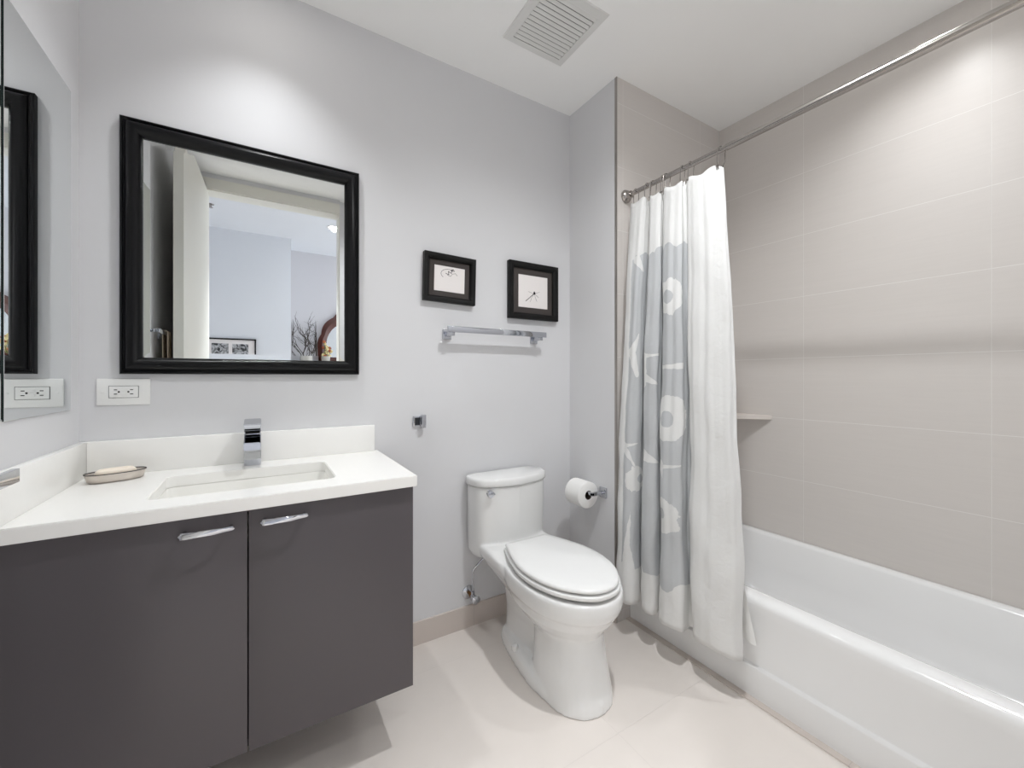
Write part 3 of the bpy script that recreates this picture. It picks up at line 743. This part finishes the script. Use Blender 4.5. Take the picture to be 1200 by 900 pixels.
def curtain_mat(gx0, gx1, blobs, wedges):
    m = bpy.data.materials.new('printed_curtain_fabric'); m.use_nodes = True
    nt = m.node_tree; p = nt.nodes['Principled BSDF']
    uv = nt.nodes.new('ShaderNodeUVMap'); uv.uv_map = 'fabric'
    ns = nt.nodes.new('ShaderNodeTexNoise'); ns.inputs['Scale'].default_value = 26; ns.inputs['Detail'].default_value = 3
    nt.links.new(uv.outputs[0], ns.inputs['Vector'])
    nb = nt.nodes.new('ShaderNodeTexNoise'); nb.inputs['Scale'].default_value = 9; nt.links.new(uv.outputs[0], nb.inputs['Vector'])
    sp = nt.nodes.new('ShaderNodeSeparateXYZ'); nt.links.new(uv.outputs[0], sp.inputs[0])
    wob = M(nt, 'MULTIPLY', M(nt, 'SUBTRACT', ns.outputs['Fac'], 0.5), 0.05)
    wob2 = M(nt, 'MULTIPLY', M(nt, 'SUBTRACT', nb.outputs['Fac'], 0.5), 0.16)
    u, z = sp.outputs[0], sp.outputs[1]
    g = M(nt, 'MULTIPLY', M(nt, 'GREATER_THAN', M(nt, 'ADD', u, M(nt, 'MULTIPLY', wob, 0.15)), gx0), M(nt, 'LESS_THAN', u, gx1))
    zz = M(nt, 'ADD', z, wob2)
    g = M(nt, 'MULTIPLY', g, M(nt, 'MULTIPLY', M(nt, 'GREATER_THAN', zz, 0.318), M(nt, 'LESS_THAN', zz, 1.69)))
    white = None
    for (bx, bz, ro, ri, ox, oz) in blobs:
        du = M(nt, 'SUBTRACT', u, bx); dz = M(nt, 'SUBTRACT', z, bz)
        d = M(nt, 'ADD', M(nt, 'SQRT', M(nt, 'ADD', M(nt, 'MULTIPLY', du, du), M(nt, 'MULTIPLY', dz, dz))), wob)
        du2 = M(nt, 'SUBTRACT', u, bx+ox); dz2 = M(nt, 'SUBTRACT', z, bz+oz)
        d2 = M(nt, 'ADD', M(nt, 'SQRT', M(nt, 'ADD', M(nt, 'MULTIPLY', du2, du2), M(nt, 'MULTIPLY', dz2, dz2))), M(nt, 'MULTIPLY', wob, 0.4))
        k = M(nt, 'MULTIPLY', M(nt, 'LESS_THAN', d, ro), M(nt, 'GREATER_THAN', d2, ri))
        white = k if white is None else M(nt, 'MAXIMUM', white, k)
    for (x0, z0, x1, z1, w0, w1) in wedges:      # tapered strokes
        ex, ez = x1-x0, z1-z0; L2 = ex*ex+ez*ez
        du = M(nt, 'SUBTRACT', u, x0); dz = M(nt, 'SUBTRACT', z, z0)
        tt = M(nt, 'DIVIDE', M(nt, 'ADD', M(nt, 'MULTIPLY', du, ex), M(nt, 'MULTIPLY', dz, ez)), L2)
        tn = nt.nodes.new('ShaderNodeClamp'); nt.links.new(tt, tn.inputs[0]); tt = tn.outputs[0]
        qx = M(nt, 'SUBTRACT', du, M(nt, 'MULTIPLY', tt, ex)); qz = M(nt, 'SUBTRACT', dz, M(nt, 'MULTIPLY', tt, ez))
        d = M(nt, 'ADD', M(nt, 'SQRT', M(nt, 'ADD', M(nt, 'MULTIPLY', qx, qx), M(nt, 'MULTIPLY', qz, qz))), M(nt, 'MULTIPLY', wob, 0.25))
        k = M(nt, 'LESS_THAN', d, M(nt, 'ADD', w0, M(nt, 'MULTIPLY', tt, w1-w0)))
        white = M(nt, 'MAXIMUM', white, k)
    g = M(nt, 'MULTIPLY', g, M(nt, 'SUBTRACT', 1.0, white))
    mx = nt.nodes.new('ShaderNodeMix'); mx.data_type = 'RGBA'
    nt.links.new(g, mx.inputs['Factor'])
    mx.inputs['A'].default_value = s2l((241, 241, 240))+(1,); mx.inputs['B'].default_value = s2l((209, 211, 213))+(1,)
    nt.links.new(mx.outputs['Result'], p.inputs['Base Color'])
    p.inputs['Roughness'].default_value = 0.75
    p.inputs['Transmission Weight'].default_value = 0.0
    cr = nt.nodes.new('ShaderNodeTexNoise'); cr.inputs['Scale'].default_value = 30; cr.inputs['Detail'].default_value = 4; cr.inputs['Distortion'].default_value = 0.8
    nt.links.new(uv.outputs[0], cr.inputs['Vector'])
    bp = nt.nodes.new('ShaderNodeBump'); bp.inputs['Strength'].default_value = 0.45; bp.inputs['Distance'].default_value = 0.006
    nt.links.new(cr.outputs['Fac'], bp.inputs['Height']); nt.links.new(bp.outputs['Normal'], p.inputs['Normal'])
    tr = nt.nodes.new('ShaderNodeBsdfTranslucent'); nt.links.new(mx.outputs['Result'], tr.inputs['Color'])
    ms = nt.nodes.new('ShaderNodeMixShader'); ms.inputs[0].default_value = 0.22
    nt.links.new(p.outputs[0], ms.inputs[1]); nt.links.new(tr.outputs[0], ms.inputs[2])
    nt.links.new(ms.outputs[0], nt.nodes['Material Output'].inputs['Surface'])
    return m
L1a, L1b, L2a, L2b, L3a, L3b = cidx(2), cidx(5), cidx(9), cidx(12), cidx(16), cidx(19)
L3c, L2c = cidx(17)+0.01, cidx(10)+0.01
CURT = curtain_mat(cidx(3)-0.012, cidx(21),
    [(L3c, 1.480, 0.075, 0.030, -0.005, 0.0), (L3c+0.004, 0.985, 0.092, 0.032, -0.006, -0.005), (L3c-0.012, 0.590, 0.070, 0.022, -0.018, 0.005), (L1b, 0.700, 0.055, 0.02, 0.03, 0)],
    [(L3a-0.02, 1.19, L3b+0.01, 1.195, 0.006, 0.012), (L3a+0.0, 0.78, L3b, 0.80, 0.010, 0.004), (L3a+0.012, 0.79, L3a+0.03, 0.74, 0.022, 0.0),
     (L1a+0.04, 1.26, L1b-0.018, 1.16, 0.022, 0.012), (L1b-0.01, 1.34, L1a+0.05, 1.27, 0.003, 0.016), (L2a, 1.24, L2b, 1.245, 0.010, 0.004), (L2a, 1.15, L2b, 1.12, 0.02, 0.004), (L2a+0.002, 1.24, L2a, 1.12, 0.016, 0.016),
     (L1a+0.02, 0.845, L1b-0.01, 0.76, 0.016, 0.003), (L1a+0.02, 0.845, L1b, 0.86, 0.010, 0.003), (L2a, 0.815, L2b, 0.79, 0.026, 0.004), (L1a+0.055, 0.26, L1a+0.05, 0.42, 0.040, 0.012), (L1a+0.05, 0.42, L1b-0.03, 0.56, 0.014, 0.0),
     (L1a+0.05, 1.67, L1b+0.005, 1.62, 0.02, 0.006)])
b = curtain_mesh(cb, ctp, ZT, ZB, NV, arc, 0.006, 0.014, ripple=0.0024)
cur = obj('shower_curtain', b, CURT, angle=180)
tag(cur, 'white shower curtain with pale grey flower print, gathered at the left end of the rod', 'shower curtain')
sd = cur.modifiers.new('solid', 'SOLIDIFY'); sd.thickness = 0.0012
# liner
lb, lt, la = [], [], [0.0]
for i in range(81):
    f = i/80
    yb = 1.335-f*(1.335-0.774); yt = 1.315-f*(1.315-0.93)
    lb.append(Vector((1.487+0.004*math.sin(f*44), yb))); lt.append(Vector((1.495+0.004*math.sin(f*44), yt)))
    if i: la.append(la[-1]+(lb[-1]-lb[-2]).length)
lm = mat('translucent_liner', (240, 240, 238), 0.3, var=0.01)
lp = lm.node_tree.nodes['Principled BSDF']; lp.inputs['Alpha'].default_value = 0.85
b = curtain_mesh(lb, lt, 1.948, 0.205, 50, la, 0.002, 0.008, 9, flare=3)
lin = obj('shower_liner', b, lm, angle=180)
tag(lin, 'translucent white shower liner hanging behind the printed curtain', 'shower liner')
# rings
proto = None
for k, f in enumerate(hookf):
    i = int(round(f*(len(ctp)-1)))
    y = ctp[i].y
    if proto is None:
        b = BM(); zc = RZ-0.028
        pts = [(RX+0.017*math.cos(a), 0, RZ-0.004+0.017*math.sin(a)) for a in [PI*(1.0-1.15*j/10) for j in range(11)]]
        pts = [(RX-0.016, 0, RZ-0.062), (RX-0.018, 0, RZ-0.045)]+pts
        end = pts[-1]
        pts += [(RX+0.014, 0, RZ-0.045), (RX+0.004, 0, RZ-0.068), (RX-0.008, 0, RZ-0.073), (RX-0.015, 0, RZ-0.066)]
        tube(b, [(p[0], p[1]+y, p[2]) for p in pts], 0.0016, 8)
        lathe(b, (RX-0.017, y-0.004, RZ-0.064), (0, 1, 0), [(0.0045, 0), (0.0045, 0.008), (0.0001, 0.0085)], 12)
        proto = obj('curtain_ring', b, NICKEL)
        tag(proto, 'thin metal hook ring holding the curtain on the rod', 'curtain ring', 'curtain hook rings on the rod')
        y_first = y
    else:
        o = proto.copy(); o.location.y += y-y_first; o.rotation_euler = (0, 0, math.radians(random.uniform(-25, 25)))
        COL.objects.link(o)
        # rotate about the rod, not about the mesh corner

# ------------------------------------------------------------------ ceiling vent
t = thing('ceiling_vent', 'white slatted air vent in the bathroom ceiling', 'vent', (1.0, 1.30, CEIL))
vx0, vx1, vy0, vy1 = 0.845, 1.150, 1.150, 1.457
b = BM()
loft(b, [[(vx0+i, vy0+i, CEIL-h), (vx1-i, vy0+i, CEIL-h), (vx1-i, vy1-i, CEIL-h), (vx0+i, vy1-i, CEIL-h)] for i, h in ((0, 0), (0.003, 0.005), (0.026, 0.009), (0.034, 0.009), (0.034, 0.0))], closed=True)
obj('frame', b, VENTM, t)
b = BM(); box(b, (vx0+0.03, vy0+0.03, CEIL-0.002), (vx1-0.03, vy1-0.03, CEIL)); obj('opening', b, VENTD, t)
ns = 12
for k in range(ns):
    y = vy0+0.034+(vy1-vy0-0.068)*(k+0.5)/ns
    b = BM(); box(b, (vx0+0.032, y-0.0068, CEIL-0.0075), (vx1-0.032, y+0.0068, CEIL-0.0060), 0, 1, Matrix.Rotation(math.radians(-24), 3, 'X'), (0, y, CEIL-0.0065))
    obj('slat', b, VENTM, t)

# ------------------------------------------------------------------ behind the door: towel bar and towel, seen in the mirror
t = thing('towel_bar', 'short chrome towel bar behind the open door, reflected in the mirror', 'towel bar', (XL, 0.75, 1.37))
b = BM(); box(b, (XL+0.042, 0.60, 1.360), (XL+0.052, 0.90, 1.380), 0.001); obj('bar', b, CHROME, t)
for y in (0.615, 0.885):
    b = BM(); box(b, (XL, y-0.016, 1.350), (XL+0.006, y+0.016, 1.390), 0.001); box(b, (XL+0.005, y-0.008, 1.362), (XL+0.045, y+0.008, 1.378), 0.001); obj('mount', b, CHROME, t)
b = BM()
pr = []
for k in range(17):
    u = k/16; y = 0.64+0.10*u
    pr.append((y, 0.002*math.sin(u*14)))
L = []
for z, xo in ((1.05, 0.0585), (1.355, 0.0585), (1.378, 0.0575), (1.3855, 0.052), (1.3855, 0.042), (1.378, 0.0365), (1.355, 0.036), (1.10, 0.036)):
    L.append([(XL+xo+(d if z < 1.35 else 0)*0.8, y, z) for y, d in pr])
V = [[b.verts.new(p) for p in r] for r in L]
for i in range(len(V)-1):
    for j in range(16): b.faces.new((V[i][j], V[i][j+1], V[i+1][j+1], V[i+1][j]))
tw = obj('hand_towel', b, TOWEL, angle=180)
sd = tw.modifiers.new('solid', 'SOLIDIFY'); sd.thickness = 0.003
tag(tw, 'beige hand towel hanging behind the open door', 'towel')

# ------------------------------------------------------------------ hall furnishings, seen in the mirror
hxp0, hxp1, hz0, hz1 = -0.66, -0.055, 1.25, 1.552
t = thing('framed_photographs', 'black framed pair of monochrome photographs on the pale hall wall', 'picture', ((hxp0+hxp1)/2, YH, hz0))
def hall_ring(bm, x0, x1, z0, z1, w, d):
    loft(bm, [[(x0+o, YH+h, z0+o), (x1-o, YH+h, z0+o), (x1-o, YH+h, z1-o), (x0+o, YH+h, z1-o)] for o, h in ((0, 0), (0, d), (w, d), (w, 0.0))], closed=True)
b = BM(); hall_ring(b, hxp0, hxp1, hz0, hz1, 0.014, 0.022); obj('frame', b, BLACKM, t)
b = BM(); box(b, (hxp0+0.01, YH+0.001, hz0+0.01), (hxp1-0.01, YH+0.010, hz1-0.01)); obj('mat_board', b, PAPER, t)
for a0, a1 in ((-0.61, -0.475), (-0.445, -0.300), (-0.268, -0.125)):
    b = BM(); box(b, (a0, YH+0.009, hz0+0.09), (a1, YH+0.012, hz1-0.055)); obj('photograph', b, PHOTO, t)

ty, tz = YH2+0.22, 0.94
t = thing('console_table', 'dark wooden console table against the recessed hall wall', 'table', (0.95, ty, 0))
b = BM(); box(b, (0.32, YH2+0.01, tz-0.035), (1.60, YH2+0.40, tz), 0.004); obj('tabletop', b, WOODD, t)
for x in (0.37, 1.53):
    for y in (YH2+0.05, YH2+0.35):
        b = BM(); box(b, (x-0.025, y-0.025, 0), (x+0.025, y+0.025, tz-0.034), 0.003); obj('leg', b, WOODD, t)

def vase(bm, x, y, z, h, r):
    lathe(bm, (x, y, z), (0, 0, 1), [(r*0.6, 0), (r*0.75, h*0.05), (r, h*0.4), (r*0.8, h*0.75), (r*0.45, h*0.92), (r*0.5, h), (r*0.42, h), (r*0.38, h*0.9), (r*0.3, h*0.5)], 28)
t = thing('branch_vase', 'vase of bare dark twisting branches on the hall console table', 'vase', (0.455, ty, tz))
b = BM(); vase(b, 0.455, ty, tz, 0.30, 0.07); obj('vase', b, CLAYW, t)
b = BM(); rnd = random.Random(5)
def twig(bm, p, d, L, r, depth):
    pts = [Vector(p)]; q = Vector(p); d = Vector(d).normalized(); n = 6
    for k in range(n):
        d = (d+Vector((rnd.uniform(-.42, .42), rnd.uniform(-.2, .2), rnd.uniform(-.15, .25)))).normalized(); q = q+d*L/n
        q.x = min(max(q.x, 0.305), 0.57); q.y = max(q.y, YH2+0.03); pts.append(q.copy())
    tube(bm, [tuple(x) for x in pts], [r*(1-0.7*i/n) for i in range(n+1)], 6)
    if depth:
        for k in (2, 3, 4, 5):
            e = (d+Vector((rnd.uniform(-1.0, 1.0), rnd.uniform(-.3, .3), rnd.uniform(-0.1, .5)))).normalized()
            twig(bm, pts[k], e, L*0.48, r*0.6, depth-1)
for a in (-0.6, -0.4, -0.2, -0.05, 0.1, 0.25, 0.45): twig(b, (0.455, ty, tz+0.22), (a, rnd.uniform(-.15, .15), 1.0), 0.56, 0.0065, 2)
obj('branches', b, TWIG, t)

t = thing('flower_vase', 'small vase of cream and rust flowers before the carved hall mirror', 'vase', (0.668, ty, tz))
b = BM(); vase(b, 0.668, ty, tz, 0.34, 0.05); obj('vase', b, CLAYW, t)
b3 = BM(); blooms = []
for k in range(30):
    c = Vector((0.668+rnd.gauss(0, 0.030), ty+rnd.gauss(0, 0.03), tz+0.34+abs(rnd.gauss(0.12, 0.09))))
    q = BM(); bmesh.ops.create_icosphere(q, subdivisions=2, radius=rnd.uniform(0.013, 0.024))
    for v in q.verts: v.co = v.co*(1+0.22*math.sin(7*math.atan2(v.co.y, v.co.x)))*rnd.uniform(0.9, 1.1)+c
    blooms.append(q)
    tube(b3, [(0.668, ty, tz+0.30), tuple((c+Vector((0.668, ty, tz+0.30)))/2+Vector((0.004, 0, 0))), tuple(c)], 0.0022, 6)
obj('stems', b3, LEAFM, t)
for k, q in enumerate(blooms):
    o = obj('blossom', q, (FLOW1, FLOW2, FLOW1)[k % 3], t); o['label'] = ('cream blossom', 'rust blossom', 'cream blossom')[k % 3]

# carved mirror
t = thing('carved_mirror', 'arched mirror in a carved red-brown wooden frame on the hall wall', 'mirror', (0.965, YH2, 1.0))
mcx, mzs = 0.965, 1.56
inn, out_ = [], []
N2 = 64
for i in range(N2+1):
    a = PI*i/N2
    inn.append((mcx+0.265*math.cos(a), mzs+0.285*math.sin(a)))
    sc = 1+0.07*abs(math.sin(a*4.5))+(0.16*max(0, math.sin(a))**6)
    out_.append((mcx+0.345*sc*math.cos(a), mzs+0.375*sc*math.sin(a)))
inn += [(mcx-0.265, 1.08), (mcx+0.265, 1.08)]; out_ += [(mcx-0.355, 1.0), (mcx+0.355, 1.0)]
n = len(inn); b = BM()
def lp(pts, y): return [(x, y, z) for x, z in pts]
mid = [((p[0]+q[0])/2, (p[1]+q[1])/2) for p, q in zip(inn, out_)]
loft(b, [lp(out_, YH2), lp(out_, YH2+0.03), lp(mid, YH2+0.05), lp(inn, YH2+0.025), lp(inn, YH2)], closed=True)
obj('frame', b, WOODR, t, angle=40)
b = BM(); loft(b, [lp(inn, YH2+0.002), lp(inn, YH2+0.010)]); obj('glass', b, MIRROR, t, smooth=False)

b = BM(); lathe(b, (-0.395, -1.13, HC), (0, 0, -1), [(0.028, 0), (0.028, 0.003), (0.012, 0.006), (0.010, 0.025), (0.018, 0.027), (0.018, 0.030), (0.0001, 0.030)], 20)
tag(obj('sprinkler_head', b, NICKEL), 'small metal sprinkler head in the hall ceiling', 'sprinkler')
